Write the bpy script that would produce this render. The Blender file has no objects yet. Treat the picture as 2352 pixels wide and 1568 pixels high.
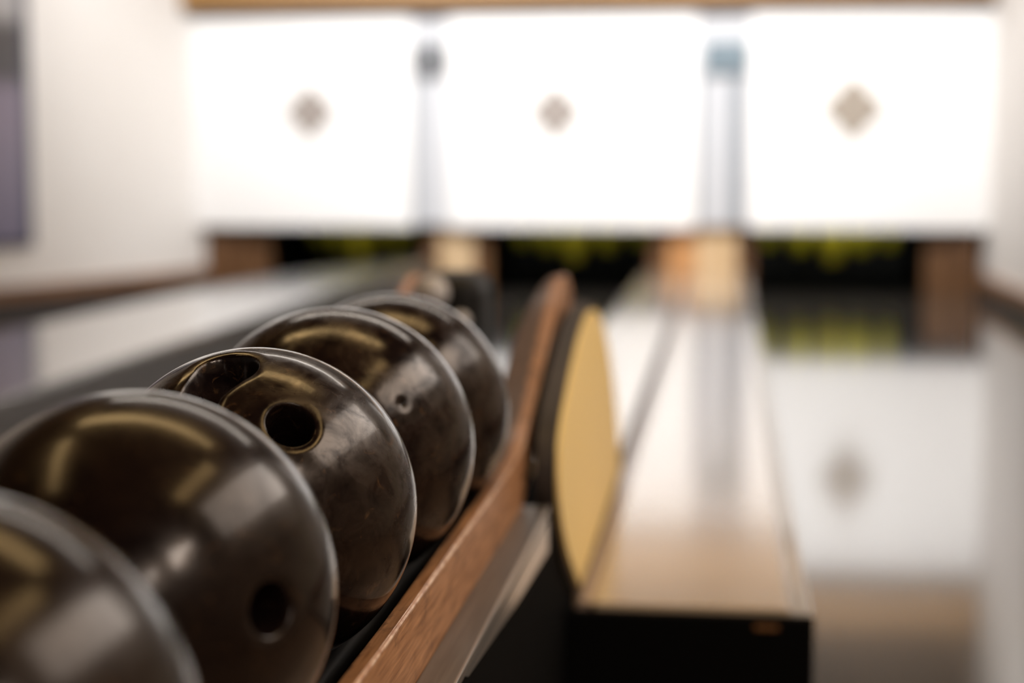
import bpy, bmesh, math, random
import numpy as np
from mathutils import Vector

# ------------------------------------------------------------------ units
R = 0.1085          # radius of a ball; all layout numbers are in ball radii
EYE = 5.75          # height of the camera above the lanes, in ball radii
# every position is written (X, Y, h): X to the right of the camera, Y down the lanes,
# h = how far BELOW the camera's height
def V(x, y, h): return Vector((x*R, y*R, (EYE-h)*R))

C = bpy.context.scene.collection
sc = bpy.context.scene
random.seed(4)

# ------------------------------------------------------------------ camera
F_PX = 3850.0
cam_d = bpy.data.cameras.new('camera'); cam = bpy.data.objects.new('camera', cam_d); C.objects.link(cam)
cam_d.sensor_width = 36.0; cam_d.lens = F_PX/2352*36.0
cam.location = V(0, 0, 0)
cam.rotation_euler = (math.pi/2-0.10455, 0, 0.12693)
cam_d.clip_start = 0.02; cam_d.clip_end = 60
cam_d.dof.use_dof = True; cam_d.dof.focus_distance = 10.25*R; cam_d.dof.aperture_fstop = 2.6
sc.camera = cam

# ------------------------------------------------------------------ world, view
w = bpy.data.worlds.new('world'); sc.world = w; w.use_nodes = True
w.node_tree.nodes['Background'].inputs[0].default_value = (1.0, 0.93, 0.86, 1)
w.node_tree.nodes['Background'].inputs[1].default_value = 0.05
sc.view_settings.view_transform = 'Standard'; sc.view_settings.look = 'None'
sc.view_settings.gamma = 1.0; sc.view_settings.exposure = 0.25
sc.view_settings.use_curve_mapping = False

# ------------------------------------------------------------------ lights
def area(name, loc, target, sx, sy, power, color):
    d = bpy.data.lights.new(name, 'AREA'); d.shape = 'RECTANGLE'; d.size = sx*R; d.size_y = sy*R
    d.energy = power; d.color = color
    o = bpy.data.objects.new(name, d); C.objects.link(o); o.location = loc
    o.rotation_euler = (target-loc).to_track_quat('-Z', 'Y').to_euler()
    return o
COOL = (1.0, 0.985, 0.975); WARM = (1.0, 0.68, 0.30); DAY = (1.0, 0.88, 0.79)
area('pinspotter_wash', V(-6, 60, -13.2), V(-6, 76, 0.5), 36, 1.2, 70, COOL).data.spread = math.radians(125)
area('cross_lamp', V(-5, 21, -17.6), V(-5, 21, 0), 20, 3.2, 11, WARM)
area('left_lamp', V(-15, 8, -17.6), V(-15, 8, 0), 2.6, 14, 5, WARM)
area('right_lamp', V(8, 9, -17.6), V(8, 9, 0), 2.6, 13, 5, WARM)
area('far_lamp', V(-6, 44, -17.6), V(-6, 44, 0), 26, 2.0, 16, (1, .90, .80))
area('window_light_near', V(11.6, -4, -8), V(0, 0, -1), 6, 5, 24, DAY)
area('window_light_rear', V(11.6, -15, -8), V(0, -6, -1), 6, 5, 18, DAY)
area('window_light_far', V(11.6, 17, -6.5), V(-1, 17, 1), 24, 12, 46, DAY)  # added long side light that brightens the yellow hood
for nm, x, e in (('left', -17.5, .2), ('middle', -7.2, .4), ('right', 5.0, .9)):
    area('pit_lamp_'+nm, V(x, 77.6, -1), V(x, 81, 4), 5, 1, e*2.2, (1, .97, .85))  # added lights that brighten the pins hanging in each pit

# ------------------------------------------------------------------ materials
def mat(name, base, rough=.5, coat=0.0, coat_rough=.05, ior=1.5, metal=0.0, spec=.5):
    m = bpy.data.materials.new(name); m.use_nodes = True
    b = m.node_tree.nodes['Principled BSDF']
    b.inputs['Base Color'].default_value = (*base, 1); b.inputs['Roughness'].default_value = rough
    b.inputs['IOR'].default_value = ior; b.inputs['Metallic'].default_value = metal
    b.inputs['Coat Weight'].default_value = coat; b.inputs['Coat Roughness'].default_value = coat_rough
    b.inputs['Specular IOR Level'].default_value = spec
    return m
def nodes(m): return m.node_tree.nodes, m.node_tree.links, m.node_tree.nodes['Principled BSDF']
def noise_col(m, c1, c2, scale=(1, 1, 1), ns=8.0, detail=4, lo=.35, hi=.65, rough=None, bump=0, coords='Object', dist=0.0):
    n, l, b = nodes(m)
    tc = n.new('ShaderNodeTexCoord'); mp = n.new('ShaderNodeMapping'); mp.inputs['Scale'].default_value = scale
    nz = n.new('ShaderNodeTexNoise'); nz.inputs['Scale'].default_value = ns; nz.inputs['Detail'].default_value = detail
    nz.inputs['Distortion'].default_value = dist
    cr = n.new('ShaderNodeValToRGB'); cr.color_ramp.elements[0].position = lo; cr.color_ramp.elements[1].position = hi
    cr.color_ramp.elements[0].color = (*c1, 1); cr.color_ramp.elements[1].color = (*c2, 1)
    l.new(tc.outputs[coords], mp.inputs[0]); l.new(mp.outputs[0], nz.inputs['Vector'])
    l.new(nz.outputs['Fac'], cr.inputs[0]); l.new(cr.outputs[0], b.inputs['Base Color'])
    if rough:
        mr = n.new('ShaderNodeMapRange'); mr.inputs['To Min'].default_value = rough[0]; mr.inputs['To Max'].default_value = rough[1]
        mr.inputs['From Min'].default_value = .3; mr.inputs['From Max'].default_value = .7
        l.new(nz.outputs['Fac'], mr.inputs['Value']); l.new(mr.outputs[0], b.inputs['Roughness'])
    if bump:
        bp = n.new('ShaderNodeBump'); bp.inputs['Strength'].default_value = bump; bp.inputs['Distance'].default_value = .001
        l.new(nz.outputs['Fac'], bp.inputs['Height']); l.new(bp.outputs[0], b.inputs['Normal'])
    return m

M = {}
M['white'] = noise_col(mat('white_paint', (.9, .88, .85), .6), (.84, .80, .76), (.88, .845, .81), ns=1.5)
M['mask'] = noise_col(mat('white_laminate', (.9, .9, .89), .35), (.9, .89, .88), (.93, .925, .92), ns=1.0)
M['joint'] = mat('pale_grey_strip', (.28, .30, .33), .4)
M['strip'] = mat('grey_white_strip', (.56, .57, .60), .4)
M['display'] = mat('dark_grey_display', (.13, .135, .145), .5)
M['display_blue'] = mat('blue_grey_display', (.15, .20, .235), .5)
M['emblem'] = mat('grey_emblem', (.31, .27, .245), .5)
M['emblem_warm'] = mat('beige_emblem', (.33, .28, .23), .5)
M['beam'] = noise_col(mat('honey_wood', (.5, .3, .12), .45), (.30, .15, .035), (.40, .21, .055), scale=(.6, 8, 8), ns=3)
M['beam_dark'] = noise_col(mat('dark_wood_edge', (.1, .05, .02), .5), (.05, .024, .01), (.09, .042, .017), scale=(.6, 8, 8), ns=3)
M['post_brown'] = noise_col(mat('brown_wood', (.2, .1, .04), .45), (.08, .035, .013), (.17, .08, .03), scale=(9, 9, .8), ns=3)
M['post_orange'] = noise_col(mat('orange_wood', (.5, .25, .1), .45), (.42, .2, .075), (.58, .3, .12), scale=(9, 9, .8), ns=3)
M['post_tan'] = noise_col(mat('tan_wood', (.6, .42, .25), .45), (.52, .36, .2), (.66, .48, .29), scale=(9, 9, .8), ns=3)
M['black'] = mat('black_paint', (.0025, .0025, .0025), .8, spec=.05)
M['black_curtain'] = noise_col(mat('black_curtain', (.01, .01, .012), .8), (.05, .052, .056), (.08, .084, .09), scale=(6, 1, .3), ns=3)
M['black_gloss'] = mat('black_rubber', (.010, .009, .008), .5, spec=.25)
M['dark_edge'] = noise_col(mat('dark_brown_edge', (.05, .04, .032), .6, spec=.25), (.035, .028, .024), (.06, .047, .038), ns=20)
M['lane'] = noise_col(mat('lane_boards', (.13, .085, .05), .11, coat=.7, coat_rough=.07, ior=1.5), (.055, .048, .040), (.075, .066, .055), scale=(12, .25, 1), ns=4)
M['divider'] = noise_col(mat('cream_capping', (.6, .5, .4), .22, coat=.9, coat_rough=.1), (.42, .33, .235), (.48, .385, .28), scale=(1, .3, 1), ns=3)
M['divider_groove'] = mat('pinkish_groove', (.33, .24, .19), .35, coat=.4, coat_rough=.15)
M['divider_grey'] = mat('grey_capping', (.19, .175, .16), .2, coat=1, coat_rough=.12)
M['side_grey'] = mat('dark_grey_side', (.085, .08, .078), .5)
M['trim_grey'] = mat('grey_edge_trim', (.35, .32, .29), .3, coat=.5)
M['molding'] = noise_col(mat('brown_molding', (.22, .11, .05), .4), (.17, .08, .035), (.28, .145, .07), scale=(8, .5, 8), ns=3)
M['dark_base'] = mat('dark_baseboard', (.05, .045, .045), .45)
M['yellow'] = noise_col(mat('yellow_panel', (.8, .5, .16), .5, coat=.0, spec=.25), (.95, .70, .27), (.97, .74, .32), ns=1.5)
M['steel'] = noise_col(mat('scuffed_steel', (.3, .28, .26), .35, metal=.7), (.16, .145, .13), (.24, .215, .19), scale=(30, 1, 30), ns=9, bump=.1)
M['steel_edge'] = mat('bright_steel_edge', (.75, .70, .65), .28, metal=.9)
M['fascia'] = mat('dark_fascia', (.03, .018, .01), .6)
M['ceiling'] = noise_col(mat('warm_brown_ceiling', (.25, .16, .08), .7), (.17, .09, .024), (.24, .13, .036), scale=(8, .5, 1), ns=2)
M['floor'] = noise_col(mat('approach_floor', (.2, .13, .08), .4), (.16, .1, .06), (.22, .15, .09), scale=(10, .4, 1), ns=3)
M['pin'] = mat('yellow_green_pin', (.85, .78, .04), .35)
M['cord'] = mat('black_cord', (.02, .02, .02), .7)
M['lamp_housing'] = mat('lamp_housing', (.5, .48, .45), .5)
M['amber'] = mat('amber_brown_tag', (.16, .07, .02), .5)
M['picture_frame'] = mat('navy_frame', (.03, .035, .07), .4)
M['knob'] = mat('grey_knob', (.45, .42, .40), .3)  # grey stands for the highlight on the black lift knobs
M['track'] = mat('black_steel_track', (.015, .014, .013), .35, metal=.4)

# wood of the ball rack: grain, a worn darker inner top
def rail_wood():
    m = mat('rack_wood', (.3, .13, .05), .34, coat=.12, coat_rough=.18)
    n, l, b = nodes(m)
    tc = n.new('ShaderNodeTexCoord'); mp = n.new('ShaderNodeMapping'); mp.inputs['Scale'].default_value = (60, 3.5, 60)
    nz = n.new('ShaderNodeTexNoise'); nz.inputs['Scale'].default_value = 5; nz.inputs['Detail'].default_value = 8; nz.inputs['Distortion'].default_value = .4
    cr = n.new('ShaderNodeValToRGB'); e = cr.color_ramp.elements
    e[0].position = .3; e[0].color = (.22, .09, .03, 1); e[1].position = .72; e[1].color = (.50, .25, .115, 1)
    l.new(tc.outputs['Object'], mp.inputs[0]); l.new(mp.outputs[0], nz.inputs['Vector']); l.new(nz.outputs['Fac'], cr.inputs[0])
    # grime: blotches of blackened varnish
    n2 = n.new('ShaderNodeTexNoise'); n2.inputs['Scale'].default_value = 28; n2.inputs['Detail'].default_value = 6; n2.inputs['Roughness'].default_value = .65
    l.new(tc.outputs['Object'], n2.inputs['Vector'])
    r2 = n.new('ShaderNodeValToRGB'); r2.color_ramp.elements[0].position = .56; r2.color_ramp.elements[1].position = .70
    r2.color_ramp.elements[0].color = (0, 0, 0, 1); r2.color_ramp.elements[1].color = (.75, .75, .75, 1)
    l.new(n2.outputs['Fac'], r2.inputs[0])
    mx = n.new('ShaderNodeMix'); mx.data_type = 'RGBA'; mx.inputs['B'].default_value = (.05, .022, .01, 1)
    l.new(r2.outputs[0], mx.inputs['Factor']); l.new(cr.outputs[0], mx.inputs['A'])
    # varnish rubbed black along the inner edge where balls roll past
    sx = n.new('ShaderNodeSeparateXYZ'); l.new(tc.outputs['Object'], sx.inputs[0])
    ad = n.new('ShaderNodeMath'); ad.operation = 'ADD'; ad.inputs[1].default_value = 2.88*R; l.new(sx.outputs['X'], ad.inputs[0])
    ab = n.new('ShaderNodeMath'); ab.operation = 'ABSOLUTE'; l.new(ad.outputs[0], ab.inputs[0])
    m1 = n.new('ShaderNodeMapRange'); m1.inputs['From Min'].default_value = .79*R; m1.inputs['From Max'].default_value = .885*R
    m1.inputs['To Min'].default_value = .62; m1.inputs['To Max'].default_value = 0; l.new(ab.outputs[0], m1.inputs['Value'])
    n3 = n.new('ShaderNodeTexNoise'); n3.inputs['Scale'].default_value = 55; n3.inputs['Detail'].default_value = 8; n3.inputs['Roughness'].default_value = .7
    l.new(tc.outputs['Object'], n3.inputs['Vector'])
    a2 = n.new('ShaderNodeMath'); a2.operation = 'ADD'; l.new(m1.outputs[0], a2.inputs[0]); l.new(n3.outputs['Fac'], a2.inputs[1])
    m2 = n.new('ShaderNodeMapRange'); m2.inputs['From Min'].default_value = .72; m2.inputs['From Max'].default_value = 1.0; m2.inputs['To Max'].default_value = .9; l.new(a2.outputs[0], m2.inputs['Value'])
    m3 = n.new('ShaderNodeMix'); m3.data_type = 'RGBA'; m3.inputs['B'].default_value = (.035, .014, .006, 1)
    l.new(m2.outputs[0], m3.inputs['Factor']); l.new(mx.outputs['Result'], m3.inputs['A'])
    l.new(m3.outputs['Result'], b.inputs['Base Color'])
    mr = n.new('ShaderNodeMapRange'); mr.inputs['To Min'].default_value = .42; mr.inputs['To Max'].default_value = .6
    l.new(n2.outputs['Fac'], mr.inputs['Value']); l.new(mr.outputs[0], b.inputs['Roughness'])
    bp = n.new('ShaderNodeBump'); bp.inputs['Strength'].default_value = .35; bp.inputs['Distance'].default_value = .0006
    l.new(nz.outputs['Fac'], bp.inputs['Height']); l.new(bp.outputs[0], b.inputs['Normal'])
    return m
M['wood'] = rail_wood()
M['wood_worn'] = noise_col(mat('worn_pale_wood_edge', (.6, .4, .26), .35, coat=.4), (.34, .14, .05), (.72, .50, .34), scale=(20, 9, 20), ns=9, bump=.4)  # pale tone is bare wood plus the edge highlight

def ball_material(seed, brown):
    soft = seed < 3          # the two nearest balls are more evenly polished
    m = mat('worn_ball', (.02, .015, .012), .2, coat=1.0, coat_rough=.10, ior=1.55)
    m.node_tree.nodes['Principled BSDF'].inputs['Coat IOR'].default_value = 1.17
    m.node_tree.nodes['Principled BSDF'].inputs['Specular Tint'].default_value = (1, .86, .74, 1)
    n, l, b = nodes(m)
    tc = n.new('ShaderNodeTexCoord'); mp = n.new('ShaderNodeMapping'); mp.inputs['Location'].default_value = (seed*3.1, seed*1.7, seed)
    l.new(tc.outputs['Object'], mp.inputs[0])
    def nz(scale, detail, rough=.5, dist=0):
        t = n.new('ShaderNodeTexNoise'); t.inputs['Scale'].default_value = scale; t.inputs['Detail'].default_value = detail
        t.inputs['Roughness'].default_value = rough; t.inputs['Distortion'].default_value = dist
        l.new(mp.outputs[0], t.inputs['Vector']); return t
    def ramp(src, p0, c0, p1, c1):
        r = n.new('ShaderNodeValToRGB'); e = r.color_ramp.elements
        e[0].position = p0; e[0].color = (*c0, 1); e[1].position = p1; e[1].color = (*c1, 1)
        l.new(src.outputs['Fac'], r.inputs[0]); return r
    def mix(f, a, bb):
        x = n.new('ShaderNodeMix'); x.data_type = 'RGBA'
        l.new(f, x.inputs['Factor']); l.new(a, x.inputs['A'])
        if isinstance(bb, tuple): x.inputs['B'].default_value = (*bb, 1)
        else: l.new(bb, x.inputs['B'])
        return x.outputs['Result']
    big = nz(26, 8, .62, .8); fine = nz(190, 6, .7, .4); spot = nz(85, 6, .65, 1.0)
    base = ramp(big, .35, (.004, .0025, .003), .68, (.008+brown*.5, .004+brown*.22, .003+brown*.12))
    scuff = ramp(spot, .60, (0, 0, 0), .72, (.75, .75, .75))
    col = mix(scuff.outputs[0], base.outputs[0], (.075, .038, .016))
    speck = ramp(fine, .70, (0, 0, 0), .76, (.8, .8, .8))
    col = mix(speck.outputs[0], col, (.16, .075, .025))
    l.new(col, b.inputs['Base Color'])
    mr = n.new('ShaderNodeMapRange'); mr.inputs['From Min'].default_value = .38; mr.inputs['From Max'].default_value = .6
    mr.inputs['To Min'].default_value = .17 if soft else .12; mr.inputs['To Max'].default_value = .25 if soft else .31
    l.new(big.outputs['Fac'], mr.inputs['Value']); l.new(mr.outputs[0], b.inputs['Roughness'])
    cw = ramp(nz(48, 8, .62, .5), .36, ((.16, .155, .15) if soft else (.05, .045, .04)), .60, ((.30, .27, .26) if soft else (.46, .42, .40))); l.new(cw.outputs[0], b.inputs['Specular IOR Level'])
    bp = n.new('ShaderNodeBump'); bp.inputs['Strength'].default_value = .12; bp.inputs['Distance'].default_value = .0006
    l.new(fine.outputs['Fac'], bp.inputs['Height']); l.new(bp.outputs[0], b.inputs['Normal'])
    b2 = n.new('ShaderNodeBump'); b2.inputs['Strength'].default_value = .25; b2.inputs['Distance'].default_value = .0008
    l.new(big.outputs['Fac'], b2.inputs['Height']); l.new(b2.outputs[0], bp.inputs['Normal'])
    return m

def picture_material():
    m = mat('poster_print', (.1, .1, .15), .4); n, l, b = nodes(m)
    tc = n.new('ShaderNodeTexCoord'); sp = n.new('ShaderNodeSeparateXYZ'); l.new(tc.outputs['Generated'], sp.inputs[0])
    nz = n.new('ShaderNodeTexNoise'); nz.inputs['Scale'].default_value = 5; l.new(tc.outputs['Generated'], nz.inputs['Vector'])
    ad = n.new('ShaderNodeMath'); ad.operation = 'MULTIPLY_ADD'; ad.inputs[1].default_value = .06; l.new(nz.outputs['Fac'], ad.inputs[0]); l.new(sp.outputs['Z'], ad.inputs[2])
    cr = n.new('ShaderNodeValToRGB'); e = cr.color_ramp.elements
    e[0].position = 0; e[0].color = (.20, .18, .27, 1); e[1].position = 1; e[1].color = (.13, .14, .22, 1)
    for p, c in ((.36, (.30, .25, .33)), (.42, (.30, .25, .33)), (.46, (.09, .08, .085)), (.58, (.11, .10, .10)), (.62, (.52, .5, .5)), (.78, (.55, .54, .55)), (.83, (.13, .14, .2))):
        x = cr.color_ramp.elements.new(p); x.color = (*c, 1)
    l.new(ad.outputs[0], cr.inputs[0]); l.new(cr.outputs[0], b.inputs['Base Color'])
    return m
M['picture'] = picture_material()

# ------------------------------------------------------------------ mesh helpers
def link(name, bm, m, parent=None, smooth=False, origin=None):
    me = bpy.data.meshes.new(name); bmesh.ops.recalc_face_normals(bm, faces=bm.faces[:])
    if origin is not None: bmesh.ops.translate(bm, verts=bm.verts[:], vec=-origin)
    bm.to_mesh(me); bm.free()
    if smooth: me.polygons.foreach_set('use_smooth', [True]*len(me.polygons))
    me.materials.append(M[m] if isinstance(m, str) else m)
    o = bpy.data.objects.new(name, me); C.objects.link(o)
    if origin is not None: o.location = origin
    if parent is not None:
        o.parent = parent
        if origin is None: o.location = -parent.location
        else: o.location = origin-parent.location
    return o
def box(bm, x0, x1, y0, y1, h0, h1, bev=0.0, seg=2):
    """X range, Y range, h0 = top, h1 = bottom (both measured down from the camera's height)"""
    a = V(x0, y0, h1); b = V(x1, y1, h0)
    vs = [bm.verts.new((x, y, z)) for x in (a.x, b.x) for y in (a.y, b.y) for z in (a.z, b.z)]
    fs = [(0, 1, 3, 2), (4, 6, 7, 5), (0, 4, 5, 1), (2, 3, 7, 6), (0, 2, 6, 4), (1, 5, 7, 3)]
    faces = [bm.faces.new([vs[i] for i in f]) for f in fs]
    if bev > 0:
        ed = list({e for f in faces for e in f.edges})
        bmesh.ops.bevel(bm, geom=ed, offset=bev*R, segments=seg, affect='EDGES', profile=.5)
def bx(name, m, x0, x1, y0, y1, h0, h1, bev=0.0, parent=None, seg=2, mid=False):
    bm = bmesh.new(); box(bm, x0, x1, y0, y1, h0, h1, bev, seg)
    o = V((x0+x1)/2, (y0+y1)/2, h1) if parent is None else None
    return link(name, bm, m, parent, origin=o)
def prism(name, m, pts, x0, x1, bev=0.0, parent=None, smooth=False):
    """closed outline in the (Y,h) plane, given real thickness from x0 to x1"""
    bm = bmesh.new()
    A = [bm.verts.new(V(x0, y, h)) for y, h in pts]; B = [bm.verts.new(V(x1, y, h)) for y, h in pts]
    fa = bm.faces.new(A); fb = bm.faces.new(B[::-1])
    n = len(pts)
    for i in range(n): bm.faces.new((A[i], B[i], B[(i+1) % n], A[(i+1) % n]))
    if bev > 0:
        bmesh.ops.bevel(bm, geom=list(fa.edges)+list(fb.edges), offset=bev*R, segments=2, affect='EDGES')
    return link(name, bm, m, parent)
def tube(bm, pts, rad, seg=12):
    rings = []
    for i, p in enumerate(pts):
        t = (pts[min(i+1, len(pts)-1)]-pts[max(i-1, 0)]).normalized()
        u = t.cross(Vector((0, 0, 1)));  u = u.normalized() if u.length > 1e-4 else Vector((1, 0, 0)); v = t.cross(u)
        rings.append([bm.verts.new(p+(u*math.cos(a)+v*math.sin(a))*rad) for a in [2*math.pi*k/seg for k in range(seg)]])
    for a, b in zip(rings, rings[1:]):
        for k in range(seg): bm.faces.new((a[k], a[(k+1) % seg], b[(k+1) % seg], b[k]))
    bm.faces.new(rings[0][::-1]); bm.faces.new(rings[-1])
def lathe(bm, prof, c, seg=32):
    rings = []
    for r, z in prof:
        if r < 1e-6: rings.append([bm.verts.new(c+Vector((0, 0, z)))])
        else: rings.append([bm.verts.new(c+Vector((r*math.cos(a), r*math.sin(a), z))) for a in [2*math.pi*k/seg for k in range(seg)]])
    for a, b in zip(rings, rings[1:]):
        for k in range(seg):
            k2 = (k+1) % seg
            if len(a) == 1: bm.faces.new((a[0], b[k2], b[k]))
            elif len(b) == 1: bm.faces.new((a[k], a[k2], b[0]))
            else: bm.faces.new((a[k], a[k2], b[k2], b[k]))
def thing(name, label, cat, loc, group=None):
    o = bpy.data.objects.new(name, None); C.objects.link(o); o.location = loc; o.empty_display_size = .05
    return tag(o, label, cat, group)
def tag(o, label, cat, group=None):
    o['label'] = label; o['category'] = cat
    if group: o['group'] = group
    return o
def struct(o): o['kind'] = 'structure'; return o
def smooth_curve(pts, n=6):
    """Catmull-Rom through (Y,h) points"""
    out = []
    P = [pts[0]]+list(pts)+[pts[-1]]
    for i in range(1, len(P)-2):
        p0, p1, p2, p3 = P[i-1:i+3]
        for k in range(n):
            t = k/n
            out.append(tuple(.5*((2*p1[j])+(-p0[j]+p2[j])*t+(2*p0[j]-5*p1[j]+4*p2[j]-p3[j])*t*t+(-p0[j]+3*p1[j]-3*p2[j]+p3[j])*t**3) for j in (0, 1)))
    out.append(pts[-1]); return out

# ------------------------------------------------------------------ THE SETTING
LANE = 5.75; YF = 76.0        # lane level, distance of the masking units
struct(bx('floor', 'floor', -46, 13, -42, 95, 6.35, 6.8))
struct(bx('ceiling', 'ceiling', -46, 13, -42, 95, -18.4, -18.0))
struct(bx('wall_right', 'white', 11.35, 12.0, -42, 95, -18, 6.35))
struct(bx('wall_back', 'white', -46, 12, -42.6, -42, -18, 6.35))
# far wall: header above the three pit openings and the piece to their left
bm = bmesh.new(); box(bm, -46, 11.35, 76.2, 77.0, -18, 2.35)
struct(link('wall_far', bm, 'white'))
# left wall runs outward towards the viewer
def slanted(name, m, h0, h1, off=0.0, th=.5):
    a = Vector((-24.2, 76.2)); b = Vector((-41, 20.0)); d = (b-a).normalized(); nrm = Vector((-d.y, d.x))   # into the room
    if nrm.x < 0: nrm = -nrm
    bm = bmesh.new(); q = [a+nrm*off, b+nrm*off, b+nrm*(off-th), a+nrm*(off-th)]
    lo = [bm.verts.new(V(p.x, p.y, h1)) for p in q]; hi = [bm.verts.new(V(p.x, p.y, h0)) for p in q]
    bm.faces.new(lo); bm.faces.new(hi[::-1])
    for i in range(4): bm.faces.new((lo[i], lo[(i+1) % 4], hi[(i+1) % 4], hi[i]))
    return struct(link(name, bm, m))
slanted('wall_left', 'white', -18, 6.35)
slanted('trim_1', 'molding', 4.75, 5.3, off=.35, th=.34)
slanted('baseboard_left', 'dark_base', 5.3, 6.35, off=.3, th=.29)
struct(bx('trim_2', 'molding', 11.0, 11.34, 20, 76, 4.75, 5.25, .05))
struct(bx('baseboard_right', 'dark_base', 11.05, 11.34, 20, 76, 5.25, 6.35))
struct(bx('trim_3', 'fascia', -46, 11.34, 74.9, 76.19, -17.9, -9.15))
# windows of the right wall beside the approach (they light the balls); the long one is added to light the hood
bm = bmesh.new()
for a in ((6.6, 27.4, -10.5, -10), (6.6, 27.4, -3, -2.5), (6.6, 7, -10, -3), (27, 27.4, -10, -3), (16.8, 17.2, -10, -3)): box(bm, 11.15, 11.34, *a, .02)
struct(link('window_3', bm, 'white'))
for i, y in enumerate((-4, -15)):
    bm = bmesh.new(); box(bm, 11.15, 11.34, y-3.6, y+3.6, -11.2, -10.7, .03); box(bm, 11.15, 11.34, y-3.6, y+3.6, -5.3, -4.8, .03)
    box(bm, 11.15, 11.34, y-3.6, y-3.1, -10.7, -5.3, .03); box(bm, 11.15, 11.34, y+3.1, y+3.6, -10.7, -5.3, .03)
    struct(link('window_%d' % (i+1), bm, 'white'))

# ------------------------------------------------------------------ lanes
def lane(x0, x1, label):
    t = thing('bowling_lane', label, 'lane', V((x0+x1)/2, 45, 6.3), 'bowling lanes')
    bx('lane_surface', 'lane', x0, x1, 17.9, 76.08, LANE, 6.3, parent=t)
    return t
lane(-24.1, -15.9, 'bowling lane farthest left, mostly hidden behind the grey divider')
lane(-13.2, -3.72, 'middle bowling lane seen dark and blurred behind the brown balls')
lane(1.0, 11.0, 'glossy bowling lane on the right reflecting the white masking panel')

# cream divider between the middle and right lanes
t = thing('lane_divider', 'cream glossy divider between the middle and right lanes, black front end', 'lane divider', V(-1, 47, 6.3))
bx('capping_board', 'divider', -1.40, .74, 18.1, 76.1, 4.8, 5.1, .03, t)
bx('capping_board', 'divider', -3.7, -1.72, 27.5, 76.1, 4.8, 5.1, .03, t)
bx('groove_strip', 'divider_groove', -1.58, -1.40, 18.3, 76.1, 4.86, 5.1, parent=t)
bx('edge_trim', 'trim_grey', .74, .985, 18.1, 76.1, 4.84, 5.3, .04, t)
bx('side_board', 'side_grey', -3.7, .97, 27.5, 76.1, 5.1, 6.3, parent=t)
bx('front_box', 'black', -1.56, .985, 18.1, 27.5, 5.1, 6.3, parent=t)
bx('front_face', 'black', -1.69, 1.0, 17.95, 18.1, 4.87, 6.33, .02, t)
o = bx('tag_plate', 'amber', .36, .62, 17.92, 17.95, 4.95, 5.0, parent=t); o['label'] = 'small amber brown tag'  # thin amber brown patch on the black front face

# grey divider between the left and middle lanes, narrowing a little at its far end
bm = bmesh.new()
out = [(-13.4, 20), (-13.4, 76), (-14.6, 76), (-17.6, 64), (-18.3, 54), (-18.6, 44), (-18.8, 20)]
lo = [bm.verts.new(V(x, y, 5.74)) for x, y in out]; hi = [bm.verts.new(V(x, y, 4.42)) for x, y in out]
bm.faces.new(lo); bm.faces.new(hi[::-1])
for i in range(len(out)): bm.faces.new((lo[i], lo[(i+1) % len(out)], hi[(i+1) % len(out)], hi[i]))
t = thing('lane_divider', 'dark grey raised divider between the left and middle lanes', 'lane divider', V(-16, 47, 6.3))
link('side_board', bm, 'side_grey', t)
bm = bmesh.new()
lo = [bm.verts.new(V(x, y, 4.42)) for x, y in out]; hi = [bm.verts.new(V(x, y, 4.3)) for x, y in out]
bm.faces.new(lo); bm.faces.new(hi[::-1])
for i in range(len(out)): bm.faces.new((lo[i], lo[(i+1) % len(out)], hi[(i+1) % len(out)], hi[i]))
link('capping_board', bm, 'divider_grey', t)

# ------------------------------------------------------------------ pits, posts
for nm, x0, x1 in (('left', -21.2, -13.8), ('middle', -10.8, -3.4), ('right', 1.2, 8.8)):
    t = thing('pin_pit', 'black pin pit behind the %s opening, hung with yellow-green pins' % {'left': 'far left', 'middle': 'middle', 'right': 'right'}[nm], 'pin pit', V((x0+x1)/2, 84, 6.3), 'pin pits')
    bx('back_curtain', 'black_curtain', x0-.6, x1+.6, 89.6, 90, -3, 6.3, parent=t)
    bx('pit_floor', 'black', x0-.6, x1+.6, 77.1, 89.6, 5.8, 6.3, parent=t)
    bx('pit_side', 'black', x0-.9, x0-.6, 77.1, 90, -3, 6.3, parent=t)
    bx('pit_side', 'black', x1+.6, x1+.9, 77.1, 90, -3, 6.3, parent=t)
    bx('pit_roof', 'black', x0-.6, x1+.6, 77.1, 90, -3.3, -3, parent=t)

def post(label, strips, x0, x1, hb):
    t = thing('pit_post', label, 'post', V((x0+x1)/2, 76.7, hb), 'wooden posts between the pin pits')
    for a, b, m, lab, y0 in strips:
        o = bx('post_board', m, a, b, y0, 77.05, 2.4, hb, .04, t)
        if lab: o['label'] = lab
    return t
post('brown wooden post at the left end of the pin pits', [(-24.15, -22.6, 'post_brown', None, 76.1), (-22.6, -21.2, 'post_brown', None, 76.3)], -24.15, -21.2, 6.3)
post('tan post between the left and middle pin pits', [(-13.8, -13.1, 'post_brown', 'dark brown side board', 76.3), (-13.1, -11.5, 'post_tan', None, 76.1), (-11.5, -10.8, 'post_brown', 'dark brown side board', 76.3)], -13.8, -10.8, 6.3)
post('orange and tan post between the middle and right pin pits', [(-3.4, -2.6, 'post_brown', 'dark brown side board', 76.3), (-2.6, -1.3, 'post_orange', 'orange brown board', 76.12), (-1.3, .5, 'post_tan', 'pale tan board', 76.1), (.5, 1.2, 'post_brown', 'dark brown side board', 76.3)], -3.4, 1.2, 6.3)
post('brown wooden post at the right end of the pin pits', [(8.8, 9.9, 'post_brown', None, 76.3), (9.9, 11.0, 'post_brown', None, 76.1)], 8.8, 11.0, 6.3)

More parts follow.
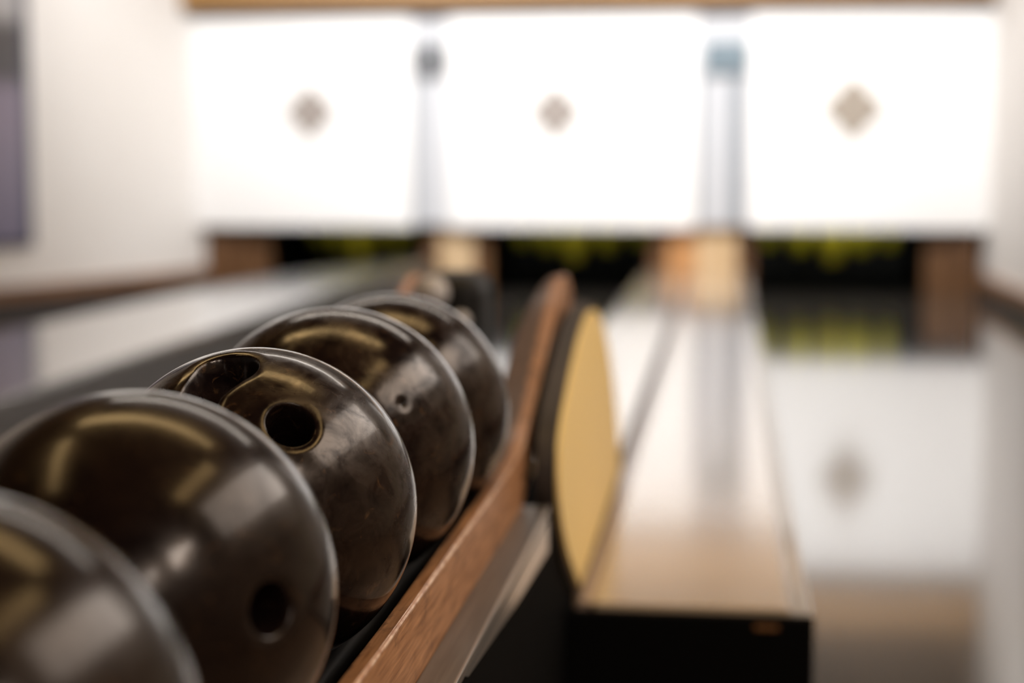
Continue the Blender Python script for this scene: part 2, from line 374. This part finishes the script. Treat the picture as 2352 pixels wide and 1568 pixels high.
# ------------------------------------------------------------------ masking units with emblems
def mask_panel(x0, x1, cx, ch, s, em, label):
    t = thing('masking_panel', label, 'masking panel', V((x0+x1)/2, 75.6, 2.9), 'white masking panels over the pin pits')
    bx('panel_board', 'mask', x0, x1, 75.4, 75.8, -6.85, 2.85, .12, t, seg=3)
    bm = bmesh.new()          # a pointed four-lobed diamond, a little raised
    pts = []
    for k in range(32):
        a = 2*math.pi*k/32; r = s*(1+.16*math.cos(4*a))*(1.04 if k % 8 == 0 else 1)
        pts.append((cx+r*math.cos(a), ch-r*1.06*math.sin(a)))
    A = [bm.verts.new(V(x, 75.28, h)) for x, h in pts]; B = [bm.verts.new(V(x, 75.4, h)) for x, h in pts]
    bm.faces.new(A); bm.faces.new(B[::-1])
    for i in range(32): bm.faces.new((A[i], B[i], B[(i+1) % 32], A[(i+1) % 32]))
    link('emblem', bm, em, t)
    return t
mask_panel(-25.2, -14.2, -18.9, -2.45, .95, 'emblem', 'leftmost white masking panel with a small grey diamond emblem')
mask_panel(-12.55, -1.35, -7.65, -2.4, .95, 'emblem', 'middle white masking panel with a small grey diamond emblem')
mask_panel(.95, 12.3, 5.45, -2.5, 1.06, 'emblem_warm', 'rightmost white masking panel with the largest beige diamond emblem')
for x0, x1, dm, a, b, lb, lb2 in ((-14.2, -12.55, 'display', -14.15, -12.6, 'pale grey joint strip between the left and middle masking panels', 'dark grey box'), (-1.35, .95, 'display_blue', -1.05, .85, 'pale grey joint strip between the middle and right masking panels', 'blue grey box')):
    t = thing('joint_strip', lb, 'joint strip', V((x0+x1)/2, 75.8, 2.8), 'joint strips between masking panels')
    bx('strip_board', 'strip', x0, x1, 75.6, 76.0, -6.85, 2.7, 0, t)
    bx('vertical_seam', 'joint', x0, x0+.35, 75.52, 75.6, -4.1, 2.6, .02, t)
    if x1 > 0: bx('vertical_seam', 'joint', x1-.9, x1-.2, 75.52, 75.6, -4.1, 2.6, .02, t)
    o = bx('display_box', dm, a, b, 75.25, 75.6, -5.45, -4.05, .08, t); o['label'] = lb2
t = thing('wooden_beam', 'honey coloured wooden beam running across above the masking panels', 'beam', V(-6.4, 75.5, -6.85))
bx('beam_board', 'beam', -25.2, 11.3, 74.6, 76.15, -9.1, -7.25, .08, t)
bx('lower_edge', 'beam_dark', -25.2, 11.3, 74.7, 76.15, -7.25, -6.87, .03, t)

# ------------------------------------------------------------------ pins hanging in the pits
def make_pin():
    t = thing('bowling_pin', '', 'pin', V(5.0, 78.6, 3.95))
    bm = bmesh.new()
    prof = [(0, 0), (.26, 0), (.32, .04), (.40, .35), (.50, .75), (.54, 1.05), (.50, 1.4), (.38, 1.8), (.25, 2.15), (.22, 2.4), (.26, 2.65), (.31, 2.85), (.28, 3.08), (.16, 3.22), (0, 3.26)]
    lathe(bm, [(r*R, z*R) for r, z in prof], t.location.copy(), 24); link('pin_body', bm, 'pin', t, smooth=True)
    bm = bmesh.new(); tube(bm, [t.location+Vector((0, 0, 3.24*R)), t.location+Vector((0, 0, 6.3*R))], .035*R, 6); link('cord', bm, 'cord', t)
    return t
pin0 = make_pin(); first = True
ROW = {0: [0], 1: [-1.45, 1.45], 2: [-2.9, 0, 2.9], 3: [-1.45, 1.45], 4: [0]}
DEPTH = ['front', 'second', 'middle', 'fourth', 'rear']
SIDE = {1: [''], 2: ['left', 'right'], 3: ['left', 'centre', 'right']}
for nm, cx in (('right', 4.9), ('middle', -7.1), ('far left', -17.4)):
    for r, xs in ROW.items():
        for k, dx in enumerate(xs):
            if first: p = pin0; first = False
            else:
                p = pin0.copy(); C.objects.link(p)
                for ch in list(pin0.children):
                    c = ch.copy(); C.objects.link(c); c.parent = p
            up = [4.45, 4.1, 3.95, 3.8, 3.65][r]
            p.location = V(cx+dx, 78.9+1.75*r, up)
            side = SIDE[len(xs)][k]
            p['label'] = 'yellow-green pin hanging in the %s pin pit, %s row%s' % (nm, DEPTH[r], (', '+side) if side else '')
            p['group'] = 'pins hanging in the %s pit' % nm

# ------------------------------------------------------------------ poster on the left wall
a = Vector((-24.2, 76.2)); b = Vector((-41, 20.0)); d = (b-a).normalized(); nrm = Vector((-d.y, d.x)); nrm = nrm if nrm.x > 0 else -nrm
def wall_slab(name, m, s0, s1, h0, h1, o0, o1, parent):
    bm = bmesh.new(); q = [a+d*s0+nrm*o0, a+d*s1+nrm*o0, a+d*s1+nrm*o1, a+d*s0+nrm*o1]
    lo = [bm.verts.new(V(p.x, p.y, h1)) for p in q]; hi = [bm.verts.new(V(p.x, p.y, h0)) for p in q]
    bm.faces.new(lo); bm.faces.new(hi[::-1])
    for i in range(4): bm.faces.new((lo[i], lo[(i+1) % 4], hi[(i+1) % 4], hi[i]))
    return link(name, bm, m, parent)
S0 = 12.3
pp = a+d*(S0+4)
t = thing('poster', 'dark blue-grey poster hanging on the white wall at the left edge', 'poster', V(pp.x, pp.y, 3))
wall_slab('frame', 'picture_frame', S0, S0+9, -12.5, 3.2, .02, .18, t)
wall_slab('print', 'picture', S0+.5, S0+8.5, -12.1, 2.95, .18, .22, t)

# ------------------------------------------------------------------ BALL RACK
rk = thing('ball_return_rack', 'ball return rack with brown wooden rails and a yellow sided hood, holding dark balls', 'ball return', V(-2.4, 10, 6.3))
XE = -1.93          # outer face of the right rail
def rail_path(y_end=20.3):
    flat = [(-6, 2.76), (0, 2.76), (6, 2.76), (11, 2.76), (14, 2.76), (15.3, 2.74), (16.1, 2.66), (17.2, 2.33), (18.2, 1.95), (19.2, 1.55), (20.0, 1.34), (20.6, 1.36), (21.1, 1.6)]
    return smooth_curve(flat, 5)
path = rail_path()
def rail(x0, x1, parent, worn_side):
    top = path
    wid = []
    bm = bmesh.new(); secs = []
    s = 1 if x1 > x0 else -1
    for i, (y, h) in enumerate(top):
        q = top[min(i+1, len(top)-1)]; p = top[max(i-1, 0)]
        L = math.hypot(q[0]-p[0], q[1]-p[1]); ny, nh = -(q[1]-p[1])/L, (q[0]-p[0])/L     # pointing down
        g = max(0.0, min(1.0, (y-15)/2.0))*max(0.0, min(1.0, (20.6-y)/2.2))*.26
        inner = x0-s*g
        dep = .56
        # section: inner top (lower, rounded), sharp outer top, outer bottom, inner bottom
        sec = [(inner, .10), (inner+s*.03, .03), (x1-s*.012, 0.0), (x1, .012), (x1, dep), (inner, dep)]
        secs.append([bm.verts.new(V(x, y+ny*k*1.0, h+nh*k)) for x, k in sec])
    n = 6
    for A, B in zip(secs, secs[1:]):
        for i in range(n): bm.faces.new((A[i], A[(i+1) % n], B[(i+1) % n], B[i]))
    bm.faces.new(secs[0]); bm.faces.new(secs[-1][::-1])
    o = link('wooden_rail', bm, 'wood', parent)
    # the worn bare edge, its pale colour also standing for the highlight there
    bm = bmesh.new(); secs = []
    for i, (y, h) in enumerate(top):
        random.seed(i*7)
        secs.append([bm.verts.new(V(x, y, h+k)) for x, k in ((x1-s*.016, -.003), (x1+s*.003, .014), (x1+s*.003, .026), (x1-s*.016, .012))])
    for A, B in zip(secs, secs[1:]):
        for i in range(4): bm.faces.new((A[i], A[(i+1) % 4], B[(i+1) % 4], B[i]))
    bm.faces.new(secs[0]); bm.faces.new(secs[-1][::-1])
    e = link('worn_edge', bm, 'wood_worn', o); e.location = (0, 0, 0); e['label'] = 'pale worn edge'
    return o
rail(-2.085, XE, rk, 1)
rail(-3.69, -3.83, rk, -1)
# steel ledge outside the right rail
led = bx('steel_ledge', 'steel', -1.93, -1.68, -6, 15.9, 3.28, 3.34, .01, rk)
e = bx('ledge_edge', 'steel_edge', -1.685, -1.665, -6, 15.9, 3.275, 3.34, .006, rk); e['label'] = 'bright worn steel edge'
prism('lower_strip', 'steel_edge', [(10.8, 3.40), (15.9, 3.40), (15.9, 3.72), (13.4, 3.60)], -1.70, -1.672, 0, rk)['label'] = 'beige steel strip'  # tapering shape stands for a reflection fading along the side panel
bx('side_panel', 'black', -1.93, -1.70, -6, 19.2, 3.34, 6.3, .01, rk)
bx('side_panel', 'black', -3.705, -3.6, -6, 19.2, 3.32, 6.3, .01, rk)
# steel tracks the balls roll on, and the trough under them
bm = bmesh.new()
for x in (-2.42, -3.34):
    tube(bm, [V(x, -6, 3.13), V(x, 6, 3.13), V(x, 19.2, 3.13)], .11*R, 12)
link('ball_track', bm, 'track', rk, smooth=True)
bx('trough', 'black', -3.6, -1.93, -6, 19.2, 3.6, 3.75, 0, rk)
# hood: black body with a rounded outline and a yellow panel on its outer side
prof = [(18.7, 4.78), (18.0, 4.45), (17.1, 4.0), (16.4, 3.5), (16.1, 3.05), (16.4, 2.62), (17.5, 2.2), (18.7, 1.88), (19.9, 1.74), (21.1, 1.86), (22.6, 2.3), (24.0, 3.0), (25.2, 3.85), (26.0, 4.78)]
crv = smooth_curve(prof, 6)
def grow(pts, k, cy=20.8, ch=3.4):
    out = []
    for i, (y, h) in enumerate(pts):
        q = pts[(i+1) % len(pts)]; p = pts[i-1]; L = math.hypot(q[0]-p[0], q[1]-p[1]) or 1
        ny, nh = (q[1]-p[1])/L, -(q[0]-p[0])/L
        if ny*(y-cy)+nh*(h-ch) < 0: ny, nh = -ny, -nh
        out.append((y+ny*k, min(h+nh*k, 4.79)))
    return out
body = grow(crv, .09)
hood = prism('hood_body', 'dark_edge', body, -1.82, -1.63, .03, rk); hood['label'] = 'dark brown rounded hood body'
yel = prism('hood_panel', 'yellow', crv, -1.63, -1.59, .012, rk); yel['label'] = 'yellow rounded side panel'
# black lift head between the rails at the top of the ramp
bm = bmesh.new(); box(bm, -3.62, -2.86, 19.4, 20.6, 1.28, 6.3, .2, 3)
link('lift_housing', bm, 'black_gloss', rk, smooth=False)
bm = bmesh.new(); lathe(bm, [(0, -.2*R)]+[(.2*R*math.cos(t_), .2*R*math.sin(t_)) for t_ in [math.radians(q) for q in range(-80, 81, 10)]]+[(0, .2*R)], V(-3.40, 19.28, 1.48), 28)
link('lift_knob', bm, 'knob', rk, smooth=True)['label'] = 'round grey knob'
bm = bmesh.new(); lathe(bm, [(0, -.12*R)]+[(.12*R*math.cos(t_), .12*R*math.sin(t_)) for t_ in [math.radians(q) for q in range(-80, 81, 10)]]+[(0, .12*R)], V(-3.08, 19.35, 1.82), 28)
link('lift_knob', bm, 'knob', rk, smooth=True)['label'] = 'round grey knob'
bx('rack_leg', 'black', -3.7, -1.95, 0, .8, 3.75, 6.3, 0, rk); bx('rack_leg', 'black', -3.7, -1.95, 12, 12.8, 3.75, 6.3, 0, rk)

# ------------------------------------------------------------------ BALLS
def sstep(x): x = np.clip(x, 0, 1); return x*x*(3-2*x)
def ball(c, r, holes, n, label, seed, brown):
    """cube-sphere; holes = list of (list of (direction, angular radius), depth, lip)"""
    g = np.tan(np.linspace(-math.pi/4, math.pi/4, n+1)); U, W = np.meshgrid(g, g, indexing='ij'); one = np.ones_like(U)
    sides = [(one, U, W), (-one, -U, W), (-U, one, W), (U, -one, W), (U, W, one), (-U, W, -one)]
    P = np.concatenate([np.stack([q.ravel() for q in s], 1) for s in sides]); P /= np.linalg.norm(P, axis=1)[:, None]
    dep = np.zeros(len(P))
    for caps, depth, wall, lip in holes:
        sd = np.full(len(P), 9.0)
        K = 24
        segs = [(caps[i], caps[i+1]) for i in range(len(caps)-1)] or [(caps[0], caps[0])]
        for (d0, a0), (d1, a1) in segs:
            d0 = np.array(d0)/np.linalg.norm(d0); d1 = np.array(d1)/np.linalg.norm(d1)
            for k in range(K+1):
                t = k/K; q = d0*(1-t)+d1*t; q /= np.linalg.norm(q)
                sd = np.minimum(sd, np.arccos(np.clip(P@q, -1, 1))-(a0*(1-t)+a1*t))
                if len(caps) == 1: break
        # rounded lip just outside the rim, then a steep wall
        dep = np.maximum(dep, lip*np.clip(1-sd/.06, 0, 1)**2*(sd > 0) + (sd <= 0)*(lip+depth*sstep(-sd/wall)))
    P = P*(1-dep)[:, None]*r*R
    idx = np.arange((n+1)**2).reshape(n+1, n+1); q = np.stack([idx[:-1, :-1], idx[1:, :-1], idx[1:, 1:], idx[:-1, 1:]], -1).reshape(-1, 4)
    F = np.concatenate([q+i*(n+1)**2 for i in range(6)])
    me = bpy.data.meshes.new('bowling_ball'); me.vertices.add(len(P)); me.vertices.foreach_set('co', P.ravel())
    me.loops.add(F.size); me.loops.foreach_set('vertex_index', F.ravel().astype(np.int32))
    me.polygons.add(len(F)); me.polygons.foreach_set('loop_start', np.arange(0, F.size, 4, dtype=np.int32))
    me.update(calc_edges=True); me.validate()
    bm = bmesh.new(); bm.from_mesh(me); bmesh.ops.remove_doubles(bm, verts=bm.verts[:], dist=1e-6)
    bmesh.ops.recalc_face_normals(bm, faces=bm.faces[:]); bm.to_mesh(me); bm.free()
    me.polygons.foreach_set('use_smooth', [True]*len(me.polygons))
    me.materials.append(ball_material(seed, brown))
    o = bpy.data.objects.new('bowling_ball', me); C.objects.link(o); o.location = V(*c)
    return tag(o, label, 'bowling ball', 'dark brown balls on the return rack')
rad = math.radians
ball((-2.86, 5.61, 2.17), 1.0, [], 90, 'dark brown ball nearest the viewer, cut off at the lower left corner', 1, .004)
ball((-2.88, 7.82, 2.10), 1.0, [([((.848, -.523, .082), rad(7.6))], .5, .05, .012)], 150, 'large blurred dark ball with one round hole low on its right side', 2, .004)
ball((-2.88, 10.0, 2.12), 1.0, [([((.401, -.656, .639), rad(8.6))], .5, .035, .010),
     ([((-.085, -.35, .93), rad(12.2)), ((-.17, -.56, .81), rad(9.0)), ((-.2, -.72, .66), rad(8.5))], .32, .06, .014)], 260,
     'sharp dark brown ball with a round thumb hole and a wide grip slot on top', 3, .01)
ball((-2.88, 12.12, 2.09), 1.043, [([((.625, -.659, .419), rad(1.4))], .02, .03, .008)], 150, 'brown ball with a small dimple, just behind the ball with the grip slot', 4, .016)
ball((-2.88, 14.23, 2.14), 1.035, [], 120, 'blurred brown ball farthest down the rack, before the wooden ramp', 5, .014)

# ------------------------------------------------------------------ lamps of the room
def lamp_body(label, x0, x1, y0, y1, h0, h1):
    t = thing('ceiling_lamp', label, 'lamp', V((x0+x1)/2, (y0+y1)/2, h0), 'long lamps under the ceiling')
    bx('lamp_housing', 'lamp_housing', x0, x1, y0, y1, h0, h1, .05, t)
lamp_body('long warm lamp across the ceiling above the dividers', -14.2, 4.2, 19.7, 22.3, -17.98, -17.65)
lamp_body('warm lamp along the left part of the ceiling', -16.2, -13.8, .8, 15.2, -17.98, -17.65)
lamp_body('warm lamp along the right part of the ceiling', 6.9, 9.1, 2.8, 15.2, -17.98, -17.65)
lamp_body('long lamp across the ceiling halfway down the lanes', -19.2, 7.2, 42.8, 45.2, -17.98, -17.65)
lamp_body('wash lamp in front of the masking panels', -24.2, 11.2, 59.3, 60.4, -18.0, -13.45)
